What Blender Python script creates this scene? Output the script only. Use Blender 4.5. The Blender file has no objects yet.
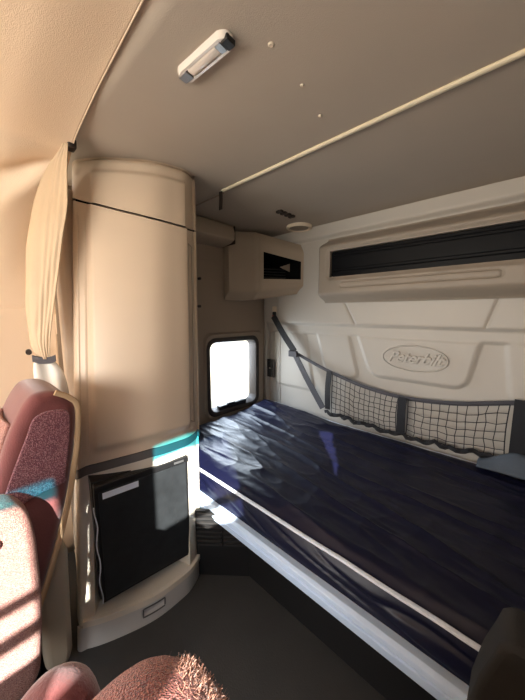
import bpy, bmesh, math, random
from math import sin, cos, pi, radians, atan2, sqrt, hypot, exp
from mathutils import Vector, Matrix, noise

sc = bpy.context.scene
COL = sc.collection

# ------------------------------------------------------------------ camera
PITCH, YAW = radians(7.4), radians(43.1)
cam_d = bpy.data.cameras.new('camera')
cam = bpy.data.objects.new('camera', cam_d)
COL.objects.link(cam)
cam.location = (0, 0, 1.35)
cam.rotation_euler = (radians(90) - PITCH, 0, YAW)
cam_d.sensor_fit = 'VERTICAL'
cam_d.sensor_height = 24.0
cam_d.lens = 24.0 * 284.0 / 700.0
cam_d.clip_start = 0.02
sc.camera = cam

# ------------------------------------------------------------------ light
sc.view_settings.view_transform = 'Standard'
sc.view_settings.look = 'None'
sc.view_settings.gamma = 1.0
sc.view_settings.use_curve_mapping = False
sc.view_settings.exposure = 0.70

world = bpy.data.worlds.new('sky')
sc.world = world
world.use_nodes = True
wn = world.node_tree
wn.nodes.clear()
w_out = wn.nodes.new('ShaderNodeOutputWorld')
w_bg = wn.nodes.new('ShaderNodeBackground')
w_tc = wn.nodes.new('ShaderNodeTexCoord')
w_sep = wn.nodes.new('ShaderNodeSeparateXYZ')
w_ramp = wn.nodes.new('ShaderNodeValToRGB')
w_ramp.color_ramp.elements[0].position = 0.0
w_ramp.color_ramp.elements[0].color = (1.0, 0.93, 0.84, 1)
w_ramp.color_ramp.elements[1].position = 0.5
w_ramp.color_ramp.elements[1].color = (0.62, 0.78, 1.0, 1)
wn.links.new(w_tc.outputs['Generated'], w_sep.inputs[0])
wn.links.new(w_sep.outputs['Z'], w_ramp.inputs[0])
wn.links.new(w_ramp.outputs[0], w_bg.inputs['Color'])
w_bg.inputs['Strength'].default_value = 3.0
wn.links.new(w_bg.outputs[0], w_out.inputs[0])

sun_d = bpy.data.lights.new('sun', 'SUN')
sun_d.energy = 19.0
sun_d.angle = radians(0.6)
sun_d.color = (1.0, 0.96, 0.90)
sun = bpy.data.objects.new('sun', sun_d)
COL.objects.link(sun)
SUN_DIR = Vector((-1.45, 0.95, -1.0)).normalized()
sun.rotation_euler = SUN_DIR.to_track_quat('-Z', 'Y').to_euler()
sun.location = (4, -3, 4)


def window_light(name, loc, look, sx, sy, energy, color):
    d = bpy.data.lights.new(name, 'AREA')
    d.shape = 'RECTANGLE'
    d.size, d.size_y = sx, sy
    d.energy = energy
    d.color = color
    o = bpy.data.objects.new(name, d)
    COL.objects.link(o)
    o.location = loc
    o.rotation_euler = Vector(look).to_track_quat('-Z', 'Y').to_euler()
    return o


# daylight through the windscreen, the door window and the small bunk window
window_light('windscreen_daylight', (-0.85, -1.52, 1.30), (0.0, 1.0, -0.02), 1.7, 0.62, 24, (1.0, 0.93, 0.84))
window_light('bunk_window_daylight', (-2.05, 1.56, 0.95), (1.0, -0.02, -0.12), 0.48, 0.52, 9, (0.80, 0.88, 1.0))


# ------------------------------------------------------------------ materials
def s2l(c):
    return tuple(((v / 255.0) / 12.92 if v / 255.0 <= 0.04045 else ((v / 255.0 + 0.055) / 1.055) ** 2.4) for v in c)


def mat(name, rgb, rough=0.6, bump=0.0, bscale=200.0, var=0.06, vscale=6.0, metal=0.0, coat=0.0, spec=0.5,
        kind='noise', stretch=(1, 1, 1), rgb2=None, sheen=0.0, bdist=0.002):
    m = bpy.data.materials.new(name)
    m.use_nodes = True
    nt = m.node_tree
    b = nt.nodes['Principled BSDF']
    b.inputs['Roughness'].default_value = rough
    b.inputs['Metallic'].default_value = metal
    b.inputs['Coat Weight'].default_value = coat
    b.inputs['Coat Roughness'].default_value = 0.15
    b.inputs['Specular IOR Level'].default_value = spec
    b.inputs['Sheen Weight'].default_value = sheen
    tc = nt.nodes.new('ShaderNodeTexCoord')
    mp = nt.nodes.new('ShaderNodeMapping')
    mp.inputs['Scale'].default_value = stretch
    nt.links.new(tc.outputs['Object'], mp.inputs[0])
    n = nt.nodes.new('ShaderNodeTexNoise')
    n.inputs['Scale'].default_value = vscale
    n.inputs['Detail'].default_value = 4
    nt.links.new(mp.outputs[0], n.inputs['Vector'])
    mx = nt.nodes.new('ShaderNodeMix')
    mx.data_type = 'RGBA'
    a = s2l(rgb)
    c2 = s2l(rgb2) if rgb2 else tuple(max(0, v * (1 - 2.2 * var)) for v in a)
    mx.inputs[6].default_value = (*a, 1)
    mx.inputs[7].default_value = (*c2, 1)
    nt.links.new(n.outputs[0], mx.inputs[0])
    nt.links.new(mx.outputs[2], b.inputs['Base Color'])
    if bump > 0:
        if kind == 'voronoi':
            t = nt.nodes.new('ShaderNodeTexVoronoi')
            t.inputs['Scale'].default_value = bscale
        elif kind == 'weave':
            t = nt.nodes.new('ShaderNodeTexWave')
            t.inputs['Scale'].default_value = bscale
            t.inputs['Distortion'].default_value = 1.5
        else:
            t = nt.nodes.new('ShaderNodeTexNoise')
            t.inputs['Scale'].default_value = bscale
            t.inputs['Detail'].default_value = 3
        nt.links.new(mp.outputs[0], t.inputs['Vector'])
        bp = nt.nodes.new('ShaderNodeBump')
        bp.inputs['Strength'].default_value = bump
        bp.inputs['Distance'].default_value = bdist
        nt.links.new(t.outputs[0], bp.inputs['Height'])
        nt.links.new(bp.outputs[0], b.inputs['Normal'])
    return m


def tweed(name, c1, c2, c3, scale=260):
    """speckled woven upholstery"""
    m = mat(name, c1, 0.9, 0.9, scale, sheen=0.3, bdist=0.003, kind='voronoi')
    nt = m.node_tree
    b = nt.nodes['Principled BSDF']
    tc = nt.nodes.new('ShaderNodeTexCoord')
    v = nt.nodes.new('ShaderNodeTexVoronoi')
    v.inputs['Scale'].default_value = scale
    nt.links.new(tc.outputs['Object'], v.inputs['Vector'])
    sp = nt.nodes.new('ShaderNodeSeparateColor')
    nt.links.new(v.outputs['Color'], sp.inputs[0])
    r = nt.nodes.new('ShaderNodeValToRGB')
    r.color_ramp.interpolation = 'CONSTANT'
    r.color_ramp.elements[0].color = (*s2l(c1), 1)
    r.color_ramp.elements[1].position = 0.45
    r.color_ramp.elements[1].color = (*s2l(c2), 1)
    e = r.color_ramp.elements.new(0.78)
    e.color = (*s2l(c3), 1)
    nt.links.new(sp.outputs[0], r.inputs[0])
    nt.links.new(r.outputs[0], b.inputs['Base Color'])
    return m


M = {}
M['ceiling'] = mat('ceiling_fabric', (178, 166, 152), 0.85, 0.25, 420, var=0.05, vscale=3)
M['vinyl'] = mat('padded_vinyl', (238, 214, 186), 0.6, 0.45, 420, var=0.03, kind='voronoi', bdist=0.001)
M['cab'] = mat('cabinet_plastic', (200, 180, 158), 0.42, 0.15, 700, var=0.03, bdist=0.0005)
M['cab_lower'] = mat('cabinet_lower_plastic', (210, 200, 184), 0.42, 0.15, 700, var=0.03, bdist=0.0005)
M['kick'] = mat('grey_kick_plastic', (190, 187, 182), 0.5, 0.1, 500, var=0.03)
M['side'] = mat('side_wall_plastic', (150, 134, 118), 0.6, 0.2, 500, var=0.04)
M['back'] = mat('back_wall_plastic', (190, 184, 175), 0.5, 0.2, 600, var=0.03, bdist=0.0006)
M['shelf'] = mat('shelf_plastic', (152, 140, 126), 0.5, 0.15, 600, var=0.03)
M['cubby'] = mat('cubby_plastic', (172, 156, 138), 0.5, 0.15, 600, var=0.03)
M['trim'] = mat('cream_trim', (235, 222, 192), 0.4, var=0.03)
M['dark'] = mat('dark_band_rubber', (92, 88, 86), 0.5, 0.1, 300)
M['black'] = mat('black_plastic', (22, 21, 22), 0.45, 0.2, 300)
M['louvre'] = mat('louvre_plastic', (48, 46, 45), 0.5)
M['box'] = mat('dark_grey_vinyl', (44, 42, 40), 0.85, 0.3, 300, spec=0.2)
M['void'] = mat('black_matt', (10, 10, 11), 0.9, spec=0.1)
M['gloss'] = mat('black_gloss', (26, 27, 28), 0.35, 0.3, 40, coat=0.1, rgb2=(46, 48, 50), vscale=25, bdist=0.001)
M['scuff'] = mat('scuffed_black_gloss', (11, 12, 15), 0.4, 0.2, 30, rgb2=(16, 17, 20), spec=0.12)
M['floor'] = mat('rubber_floor', (58, 57, 56), 0.62, 0.6, 160, var=0.15, vscale=9)
M['navy'] = mat('navy_nylon', (15, 17, 42), 0.40, 0.2, 45, var=0.1, vscale=14, spec=0.32, bdist=0.004)
M['navyside'] = mat('navy_nylon_side', (24, 28, 60), 0.33, 0.5, 40, var=0.1, vscale=14, bdist=0.004)
M['piping'] = mat('pale_piping', (232, 238, 248), 0.45, 0.3, 300, var=0.05)
M['rail'] = mat('painted_rail', (205, 225, 252), 0.35, 0.05, 300, var=0.04)
M['gasket'] = mat('window_gasket', (52, 42, 36), 0.55)
M['maroon'] = mat('maroon_velour', (122, 60, 56), 0.85, 0.5, 300, sheen=0.5, rgb2=(98, 44, 44), vscale=20)
M['tweed'] = tweed('maroon_tweed', (124, 66, 74), (162, 108, 112), (104, 54, 64), 420)
M['tweed_pink'] = tweed('pale_tweed', (164, 108, 96), (188, 140, 124), (146, 92, 84), 420)  # paler, pinker mix of the maroon tweed
M['knit'] = tweed('maroon_knit', (136, 74, 66), (164, 102, 90), (112, 58, 54), 430)
M['beige'] = mat('beige_welt', (190, 158, 122), 0.7, 0.4, 300)
M['shell'] = mat('seat_shell_plastic', (186, 172, 150), 0.55)
M['fleece'] = mat('fleece', (168, 124, 102), 0.9, sheen=0.5, rgb2=(176, 120, 100), vscale=60)
M['curtain'] = mat('curtain_vinyl', (194, 170, 140), 0.6, 0.3, 200, var=0.04)
M['curtain_low'] = mat('curtain_lining', (222, 216, 206), 0.7, 0.2, 200, var=0.04)
M['webbing'] = mat('grey_webbing', (84, 82, 88), 0.7, 0.6, 400, kind='weave')
M['webbing_black'] = mat('black_webbing', (34, 33, 37), 0.7, 0.6, 400, kind='weave')
M['net'] = mat('net_cord', (34, 33, 40), 0.7)
M['red'] = mat('red_plastic', (150, 40, 26), 0.4)
M['lamp'] = mat('lamp_lens', (226, 216, 206), 0.15, 0.5, 120, coat=0.5)
M['lampframe'] = mat('lamp_frame', (228, 220, 210), 0.25, coat=0.4)
M['chrome'] = mat('dull_chrome', (150, 148, 148), 0.3, metal=0.8)
M['white'] = mat('white_ring', (228, 212, 188), 0.4)
M['blanket'] = mat('blue_grey_cloth', (84, 94, 106), 0.85, 0.6, 80, var=0.1)
M['ground'] = mat('pale_gravel', (196, 182, 160), 0.95, rgb2=(150, 136, 112), vscale=1.5)
M['door'] = mat('door_trim', (120, 104, 90), 0.6)


def glass(name, tint, rough=0.0):
    m = bpy.data.materials.new(name)
    m.use_nodes = True
    nt = m.node_tree
    nt.nodes.clear()
    o = nt.nodes.new('ShaderNodeOutputMaterial')
    t = nt.nodes.new('ShaderNodeBsdfTransparent')
    t.inputs['Color'].default_value = (*tint, 1)
    g = nt.nodes.new('ShaderNodeBsdfGlossy')
    g.inputs['Roughness'].default_value = 0.02
    mx = nt.nodes.new('ShaderNodeMixShader')
    mx.inputs[0].default_value = 0.06
    nt.links.new(t.outputs[0], mx.inputs[1])
    nt.links.new(g.outputs[0], mx.inputs[2])
    nt.links.new(mx.outputs[0], o.inputs[0])
    return m


M['glass'] = glass('clear_glass', (0.95, 0.97, 0.97))
M['tint'] = glass('cyan_tint_glass', (0.10, 0.62, 0.72))


# ------------------------------------------------------------------ helpers
def meshobj(name, bm, m, parent=None, smooth=True, bevel=0.0, segs=2, subsurf=0, solid=0.0, angle=40, off=0):
    me = bpy.data.meshes.new(name)
    bm.normal_update()
    bm.to_mesh(me)
    bm.free()
    ms = m if isinstance(m, (list, tuple)) else [m]
    for k in ms:
        me.materials.append(k)
    if smooth:
        for p in me.polygons:
            p.use_smooth = True
    o = bpy.data.objects.new(name, me)
    COL.objects.link(o)
    if smooth and not subsurf:
        try:
            me.set_sharp_from_angle(angle=radians(angle))
        except Exception:
            pass
    if solid:
        md = o.modifiers.new('thick', 'SOLIDIFY')
        md.thickness = solid
        md.offset = off
    if bevel:
        md = o.modifiers.new('bevel', 'BEVEL')
        md.width = bevel
        md.segments = segs
        md.limit_method = 'ANGLE'
        md.angle_limit = radians(35)
    if subsurf:
        md = o.modifiers.new('sub', 'SUBSURF')
        md.levels = md.render_levels = subsurf
    if parent:
        o.parent = parent
        o.matrix_parent_inverse = parent.matrix_world.inverted()
    return o


def empty(name, loc, label, cat, group=None):
    o = bpy.data.objects.new(name, None)
    COL.objects.link(o)
    o.location = loc
    o.empty_display_size = 0.05
    o.matrix_world = Matrix.Translation(loc)
    o['label'] = label
    o['category'] = cat
    if group:
        o['group'] = group
    return o


def tag(o, label, cat, group=None):
    o['label'] = label
    o['category'] = cat
    if group:
        o['group'] = group
    return o


def struct(o):
    o['kind'] = 'structure'
    return o


def box(bm, x0, x1, y0, y1, z0, z1, mi=0):
    vs = [bm.verts.new((x, y, z)) for x in (x0, x1) for y in (y0, y1) for z in (z0, z1)]
    for f in ((0, 1, 3, 2), (4, 6, 7, 5), (0, 4, 5, 1), (2, 3, 7, 6), (0, 2, 6, 4), (1, 5, 7, 3)):
        fc = bm.faces.new([vs[i] for i in f])
        fc.material_index = mi
    return vs


def boxo(name, x0, x1, y0, y1, z0, z1, m, parent=None, bevel=0.004, segs=2):
    bm = bmesh.new()
    box(bm, x0, x1, y0, y1, z0, z1)
    return meshobj(name, bm, m, parent, bevel=bevel, segs=segs)


def tube(bm, pts, r, n=8, flat=None, up=None, cap=True):
    """sweep a circle (or a flat ellipse) along pts"""
    pts = [Vector(p) for p in pts]
    rings = []
    for i, p in enumerate(pts):
        t = (pts[min(i + 1, len(pts) - 1)] - pts[max(i - 1, 0)]).normalized()
        ref = Vector(up) if up else (Vector((0, 0, 1)) if abs(t.z) < 0.9 else Vector((0, 1, 0)))
        a = t.cross(ref).normalized()
        b = a.cross(t).normalized()
        ra, rb = (r, r) if flat is None else flat
        rings.append([bm.verts.new(p + a * cos(2 * pi * k / n) * ra + b * sin(2 * pi * k / n) * rb) for k in range(n)])
    for i in range(len(rings) - 1):
        for k in range(n):
            bm.faces.new((rings[i][k], rings[i][(k + 1) % n], rings[i + 1][(k + 1) % n], rings[i + 1][k]))
    if cap:
        bm.faces.new(rings[0][::-1])
        bm.faces.new(rings[-1])
    return bm


def tubeo(name, pts, r, m, parent=None, **k):
    bm = bmesh.new()
    tube(bm, pts, r, **k)
    bmesh.ops.recalc_face_normals(bm, faces=bm.faces)
    return meshobj(name, bm, m, parent, angle=60)


def surf(bm, f, us, vs, mi=0, skip=None):
    g = [[bm.verts.new(f(u, v)) for v in vs] for u in us]
    for i in range(len(us) - 1):
        for j in range(len(vs) - 1):
            if skip and skip((us[i] + us[i + 1]) / 2, (vs[j] + vs[j + 1]) / 2):
                continue
            fc = bm.faces.new((g[i][j], g[i + 1][j], g[i + 1][j + 1], g[i][j + 1]))
            fc.material_index = mi
    return g


def lin(a, b, n):
    return [a + (b - a) * i / (n - 1) for i in range(n)]


def cr(P, u):
    n = len(P) - 1
    u = min(max(u, 0), n - 1e-6)
    i = int(u)
    t = u - i
    g = lambda k: P[min(max(k, 0), n)]
    r = []
    for p0, p1, p2, p3 in zip(g(i - 1), g(i), g(i + 1), g(i + 2)):
        r.append(.5 * ((2 * p1) + (-p0 + p2) * t + (2 * p0 - 5 * p1 + 4 * p2 - p3) * t * t + (-p0 + 3 * p1 - 3 * p2 + p3) * t ** 3))
    return tuple(r)


def crs(P, n):
    return [cr(P, u) for u in lin(0, len(P) - 1, n)]


def sst(a, b, x):
    t = min(max((x - a) / (b - a), 0), 1)
    return t * t * (3 - 2 * t)


def rr_sdf(x, y, cx, cy, hx, hy, r):
    """signed distance to a rounded rectangle"""
    qx, qy = abs(x - cx) - hx + r, abs(y - cy) - hy + r
    return hypot(max(qx, 0), max(qy, 0)) + min(max(qx, qy), 0) - r


def rrect(w, h, r, n=6):
    """rounded rectangle outline centred at 0"""
    out = []
    for cx, cy, a0 in ((w / 2 - r, h / 2 - r, 0), (-w / 2 + r, h / 2 - r, 90), (-w / 2 + r, -h / 2 + r, 180), (w / 2 - r, -h / 2 + r, 270)):
        for k in range(n + 1):
            a = radians(a0 + 90 * k / n)
            out.append((cx + r * cos(a), cy + r * sin(a)))
    return out


def loops(bm, rings, close=False, capa=False, capb=False):
    vs = [[bm.verts.new(p) for p in r] for r in rings]
    n = len(vs[0])
    for i in range(len(vs) - 1 + (1 if close else 0)):
        a, b = vs[i], vs[(i + 1) % len(vs)]
        for k in range(n):
            bm.faces.new((a[k], a[(k + 1) % n], b[(k + 1) % n], b[k]))
    if capa:
        bm.faces.new(vs[0][::-1])
    if capb:
        bm.faces.new(vs[-1])
    bmesh.ops.recalc_face_normals(bm, faces=bm.faces)
    return vs


def prism(name, poly, axis, a, b, m, parent=None, bevel=0.01, segs=3):
    """extrude a 2-D outline along an axis; poly in the other two axes"""
    def P(u, v, w):
        return {'X': (w, u, v), 'Y': (u, w, v), 'Z': (u, v, w)}[axis]
    bm = bmesh.new()
    loops(bm, [[P(u, v, a) for u, v in poly], [P(u, v, b) for u, v in poly]], capa=True, capb=True)
    return meshobj(name, bm, m, parent, bevel=bevel, segs=segs)


# ------------------------------------------------------------------ the shell
XL, XR, YB, ZC = -1.80, 0.35, 2.00, 2.00
YF = -1.45          # windscreen plane
YS = 0.34           # where cab lining meets the sleeper ceiling

struct(boxo('floor', -1.9, 0.45, -1.5, 2.05, -0.05, 0.0, M['floor'], bevel=0))

bm = bmesh.new()


def ceil_f(x, y):
    z = ZC + 0.004 * sin(x * 2.3) * sin(y * 3.1)
    z -= 0.03 * sst(0.30, 0.45, x)
    return (x, y, z)


surf(bm, ceil_f, lin(-1.9, 0.5, 40), lin(YS - 0.022, 2.1, 30))
ceiling = struct(meshobj('ceiling', bm, M['ceiling'], solid=0.02, off=1))

# cream strip across the ceiling
bm = bmesh.new()
tube(bm, [(x, 1.03, ZC - 0.004) for x in lin(-1.255, 0.33, 24)], 0.008, n=10, flat=(0.011, 0.006))
bmesh.ops.recalc_face_normals(bm, faces=bm.faces)
struct(meshobj('trim_1', bm, M['trim']))
bm = bmesh.new()
tube(bm, [(x, 1.04, ZC - 0.011) for x in lin(-1.78, -1.26, 10)], 0.004, n=8)
bmesh.ops.recalc_face_normals(bm, faces=bm.faces)
struct(meshobj('trim_2', bm, M['side']))

struct(boxo('ceiling.001', -1.95, 0.5, -1.5, 2.1, 2.025, 2.06, M['door'], bevel=0))

# cab lining: roof curving down into the door side, soft padded vinyl
prof = [(0.50, 1.985), (0.1, 1.996), (-0.65, 1.996), (-1.05, 1.994), (-1.33, 1.965), (-1.55, 1.85), (-1.68, 1.66), (-1.74, 1.42), (-1.78, 1.05), (-1.80, 0.6), (-1.80, 0.0)]


def lining_f(u, y):
    p = cr(prof, u)
    q = cr(prof, min(u + 0.02, 9.999))
    q0 = cr(prof, max(u - 0.02, 0))
    t = Vector((q[0] - q0[0], 0, q[1] - q0[1]))
    t.normalize()
    n = Vector((-t.z, 0, t.x))
    n = n if n.dot(Vector((0.6 - 0, 0, 1.2)) - Vector((p[0], 0, p[1]))) > 0 else -n
    z = p[1]
    # drag folds radiating from the corner where lining, curtain and ceiling meet
    w = sst(1.985, 1.92, z) * sst(1.40, 1.55, z) * sst(-0.5, 0.0, y)
    du, dy = (u - 4.1) * 0.22, 0.36 - y
    rr = hypot(du, dy)
    ph = atan2(du, dy)
    s = ph * 7.5 + 1.2 * noise.noise((y * 3, u * 0.8, 1)) + 0.6
    d = w * 0.024 * sst(0.04, 0.20, rr) * (sin(s) * 0.8 + 0.2 * sin(2.0 * s + 1)) * sst(0.75, 0.25, rr)
    d += 0.008 * noise.noise((p[0] * 3, y * 4, z * 3)) * w
    y += (-0.016 + (-0.65 - p[0]) * 0.0456) * max(0, y / 0.34) * sst(-1.7, -1.4, p[0])
    d += 0.018 * sst(0.34, 0.16, y) * sst(1.2, 1.9, z)
    # horizontal seam between padded vinyl and lower trim
    d -= 0.010 * exp(-((z - 1.38) / 0.006) ** 2)
    v = Vector((p[0], y, p[1])) + n * d
    return tuple(v)


bm = bmesh.new()
us = lin(0, 4, 40) + lin(4.02, 7.6, 110)[1:] + lin(7.6, 10, 20)[1:]
surf(bm, lining_f, us, lin(-1.45, -0.25, 16) + lin(-0.25, YS, 90)[1:])
struct(meshobj('wall_left', bm, M['vinyl'], solid=0.01))
bm = bmesh.new()
pts = [lining_f(u, YS) for u in lin(0, 7.5, 60)]
tube(bm, [(p[0] + (0.004 if p[2] < 1.9 else 0), p[1], p[2] - 0.003) for p in pts], 0.003, n=8)
bmesh.ops.recalc_face_normals(bm, faces=bm.faces)
struct(meshobj('trim_3', bm, M['vinyl']))
# welt seam running over the cab roof
bm = bmesh.new()
pts = [lining_f(u, -0.055) for u in lin(2.0, 6.4, 40)]
tube(bm, [(p[0] + (0.004 if p[2] < 1.9 else 0), p[1], p[2] - 0.004) for p in pts], 0.003, n=6)
bmesh.ops.recalc_face_normals(bm, faces=bm.faces)
struct(meshobj('trim_4', bm, M['vinyl']))

# sleeper side wall with the bunk window opening
WY0, WY1, WZ0, WZ1 = 1.30, 1.825, 0.545, 1.13


def cut(lo, hi, marks, n):
    s = sorted(set(lin(lo, hi, n) + marks))
    return s


bm = bmesh.new()


def side_f(y, z):
    d = 0.0
    s = rr_sdf(y, z, 1.59, 0.845, 0.325, 0.345, 0.07)
    d = 0.018 * sst(0.004, -0.010, s) - 0.004 * exp(-((s + 0.03) / 0.006) ** 2)
    # embossed pocket line under the soffit
    s2 = rr_sdf(y, z, 1.30, 1.70, 0.23, 0.035, 0.02)
    d += 0.006 * sst(0.006, -0.006, s2)
    d -= 0.010 * exp(-((y - 1.955) / 0.006) ** 2)
    return (XL + d, y, z)


surf(bm, side_f, cut(0.34, 2.02, [WY0, WY1], 170), cut(0, 2.02, [WZ0, WZ1], 160),
     skip=lambda y, z: WY0 < y < WY1 and WZ0 < z < WZ1)
wall_side = struct(meshobj('wall_left.001', bm, M['side'], solid=0.008))
# pale corner pillar between the window and the back wall
boxo('corner_pillar', XL + 0.0, XL + 0.028, 1.945, 2.0, 0.45, 1.50, M['back'], wall_side, bevel=0.006)

# bunk window
w1 = bpy.data.objects.new('window_1', None)
COL.objects.link(w1)
w1.location = (XL, 1.56, 0.84)
w1.matrix_world = Matrix.Translation(w1.location)
struct(w1)
cy, cz = (WY0 + WY1) / 2, (WZ0 + WZ1) / 2
ww, wh = WY1 - WY0, WZ1 - WZ0


def wring(dw, r, x, skew=0.0):
    return [(x, cy + a, cz + b - skew * a) for a, b in rrect(ww + dw, wh + dw, r, 8)]


bm = bmesh.new()
loops(bm, [wring(0.05, 0.085, XL + 0.0), wring(0.05, 0.085, XL + 0.024), wring(0.01, 0.07, XL + 0.028), wring(-0.02, 0.06, XL + 0.020),
           wring(-0.045, 0.055, XL - 0.02), wring(-0.045, 0.055, XL - 0.06), wring(0.05, 0.085, XL - 0.06)], close=True)
meshobj('window_frame', bm, M['gasket'], w1)
bm = bmesh.new()
loops(bm, [wring(0.0, 0.06, XL - 0.045), wring(0.0, 0.06, XL - 0.040)], capa=True, capb=True)
meshobj('window_pane', bm, M['glass'], w1)
bm = bmesh.new()
box(bm, XL - 0.03, XL + 0.012, 1.40, 1.70, WZ0 - 0.005, WZ0 + 0.045)
box(bm, XL + 0.0, XL + 0.022, 1.48, 1.56, WZ0 + 0.03, WZ0 + 0.058)
meshobj('latch_bar', bm, M['black'], w1, bevel=0.006)

# back wall: moulded panel as a height field
bm = bmesh.new()


def seg_d(x, z, ax, az, bx, bz):
    dx, dz = bx - ax, bz - az
    t = max(0, min(1, ((x - ax) * dx + (z - az) * dz) / (dx * dx + dz * dz)))
    return hypot(x - ax - dx * t, z - az - dz * t)


def inset(x, z, x0t, x0b, x1b, x1t, zb, zt, soft=0.02, r=0.05):
    """signed distance (approx.) to a trapezoid with rounded lower corners"""
    k = (z - zb) / (zt - zb)
    a = x0b + (x0t - x0b) * k
    b = x1b + (x1t - x1b) * k
    cxm, hx = (a + b) / 2, (b - a) / 2
    return rr_sdf(x, z, cxm, (zb + zt) / 2, hx, (zt - zb) / 2, r)


def back_f(x, z):
    d = 0.0
    # ledge: upper part stands proud, a rounded step down at z = 1.26 and 1.19
    d += 0.030 * sst(1.245, 1.275, z)
    d += 0.018 * sst(1.175, 1.20, z)
    d -= 0.006 * exp(-((z - 1.262) / 0.006) ** 2)
    # swept centre pad holding the emblem
    s = inset(x, z, -0.955, -0.80, -0.235, -0.16, 0.905, 1.30, r=0.07)
    d += 0.022 * sst(0.012, -0.022, s) * sst(1.20, 1.17, z)
    s = inset(x, z, -1.30, -1.16, -0.90 + 0.02, -1.02, 0.86, 1.34, r=0.07)
    d += 0.016 * sst(0.012, -0.02, s) * sst(1.20, 1.17, z)
    s = inset(x, z, -0.10, -0.20 + 0.16, 0.60, 0.62, 0.86, 1.34, r=0.07)
    d += 0.020 * sst(0.012, -0.022, s) * sst(1.20, 1.17, z)
    s = inset(x, z, -1.72, -1.70, -1.26, -1.40, 0.70, 1.34, r=0.06)
    d += 0.012 * sst(0.012, -0.02, s) * sst(1.20, 1.17, z)
    # vertical breaks in the band above the ledge
    if z > 1.24:
        for ax, bx in ((-1.00, -0.92), (-0.13, -0.17)):
            d -= 0.012 * exp(-(seg_d(x, z, ax, 1.42, bx, 1.275) / 0.008) ** 2)
    # slot at the pillar
    if z < 1.5:
        d -= 0.008 * exp(-((x + 1.635) / 0.004) ** 2)
    # top moulding line
    d += 0.03 * sst(1.90, 1.93, z)
    return (x, YB - d, z)


surf(bm, back_f, lin(-1.9, 0.5, 400), lin(0, 2.02, 340))
wall_back = struct(meshobj('wall_back', bm, M['back'], solid=0.01))

# embossed oval emblem with the maker's script
EC = (-0.520, 1.062)
em = bpy.data.objects.new('emblem', None)
COL.objects.link(em)
em.location = (EC[0], YB - 0.042, EC[1])
em.matrix_world = Matrix.Translation(em.location)
em.parent = wall_back
bm = bmesh.new()
ye = YB - 0.041
ring = [(EC[0] + 0.190 * cos(a), ye, EC[1] + 0.082 * sin(a)) for a in [2 * pi * k / 56 for k in range(57)]]
tube(bm, ring, 0.0045, n=8, up=(0, 1, 0), cap=False)
bmesh.ops.recalc_face_normals(bm, faces=bm.faces)
rg = meshobj('emblem_ring', bm, M['back'])
rg.parent = em
rg.matrix_parent_inverse = em.matrix_world.inverted()
tc = bpy.data.curves.new('emblem_script', 'FONT')
tc.body = 'Peterbilt'
tc.size = 0.098
tc.shear = 0.45
tc.extrude = 0.003
tc.bevel_depth = 0.0022
tc.bevel_resolution = 2
tc.offset = 0.0010
tc.space_character = 0.93
tc.align_x = 'CENTER'
tc.align_y = 'CENTER'
to = bpy.data.objects.new('emblem_script_curve', tc)
COL.objects.link(to)
dg = bpy.context.evaluated_depsgraph_get()
tme = bpy.data.meshes.new_from_object(to.evaluated_get(dg))
bpy.data.objects.remove(to)
tx = bpy.data.objects.new('emblem_lettering', tme)
tme.materials.append(M['back'])
COL.objects.link(tx)
tx.matrix_world = Matrix.Translation((EC[0], ye, EC[1])) @ Matrix.Rotation(radians(90), 4, 'X')
tx.parent = em
tx.matrix_parent_inverse = em.matrix_world.inverted()

# right wall: passenger door with its window (out of the picture, lets the sun in)
bm = bmesh.new()
DZ0, DZ1 = 1.26, 1.815
ops = [(-0.46, 0.02), (-1.15, -0.76)]
ysm = sorted(set([-1.45, YS, 0.55, 0.92] + [v for p in ops for v in p] + lin(-1.45, 2.02, 24)))
surf(bm, lambda y, z: (XR, y, z), ysm, [0, 0.5, 1.15, DZ0, 1.50, DZ1, 2.02],
     skip=lambda y, z: (DZ0 < z < DZ1 and any(a < y < b for a, b in ops)) or (1.15 < z < 1.50 and 0.55 < y < 0.92))
wall_r = struct(meshobj('wall_right', bm, M['door'], solid=0.03, smooth=False))
w2 = bpy.data.objects.new('window_2', None)
COL.objects.link(w2)
w2.location = (XR, -0.5, 1.35)
w2.matrix_world = Matrix.Translation(w2.location)
struct(w2)
for a, b in ops:
    boxo('window_pane', XR - 0.003, XR + 0.003, a, b, DZ0, DZ1 - 0.075, M['glass'], w2, bevel=0)
    boxo('tinted_band', XR - 0.003, XR + 0.003, a, b, DZ1 - 0.075, DZ1, M['tint'], w2, bevel=0)

# added out-of-view panel, its slit shaped to throw a sun patch on the mattress
bm = bmesh.new()
o_ = [(0.92, 1.15), (0.92, 1.50), (0.55, 1.50), (0.55, 1.15)]
i_ = [(0.734, 1.295), (0.882, 1.418), (0.785, 1.466), (0.585, 1.190)]
loops(bm, [[(XR, y, z) for y, z in o_], [(XR, y, z) for y, z in i_]])
struct(meshobj('sun_slit_panel', bm, M['door'], solid=0.004, smooth=False))

# windscreen side: dash below, header above
struct(boxo('wall_front', -1.9, 0.45, -1.5, -1.45, 0.0, 1.0, M['door'], bevel=0))
struct(boxo('wall_front.001', -1.9, 0.45, -1.5, -1.45, 1.62, 2.05, M['door'], bevel=0))

# ground outside
bm = bmesh.new()
surf(bm, lambda x, y: (x, y, -1.2), lin(-60, 60, 3), lin(-60, 60, 3))
struct(meshobj('ground', bm, M['ground']))

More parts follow.
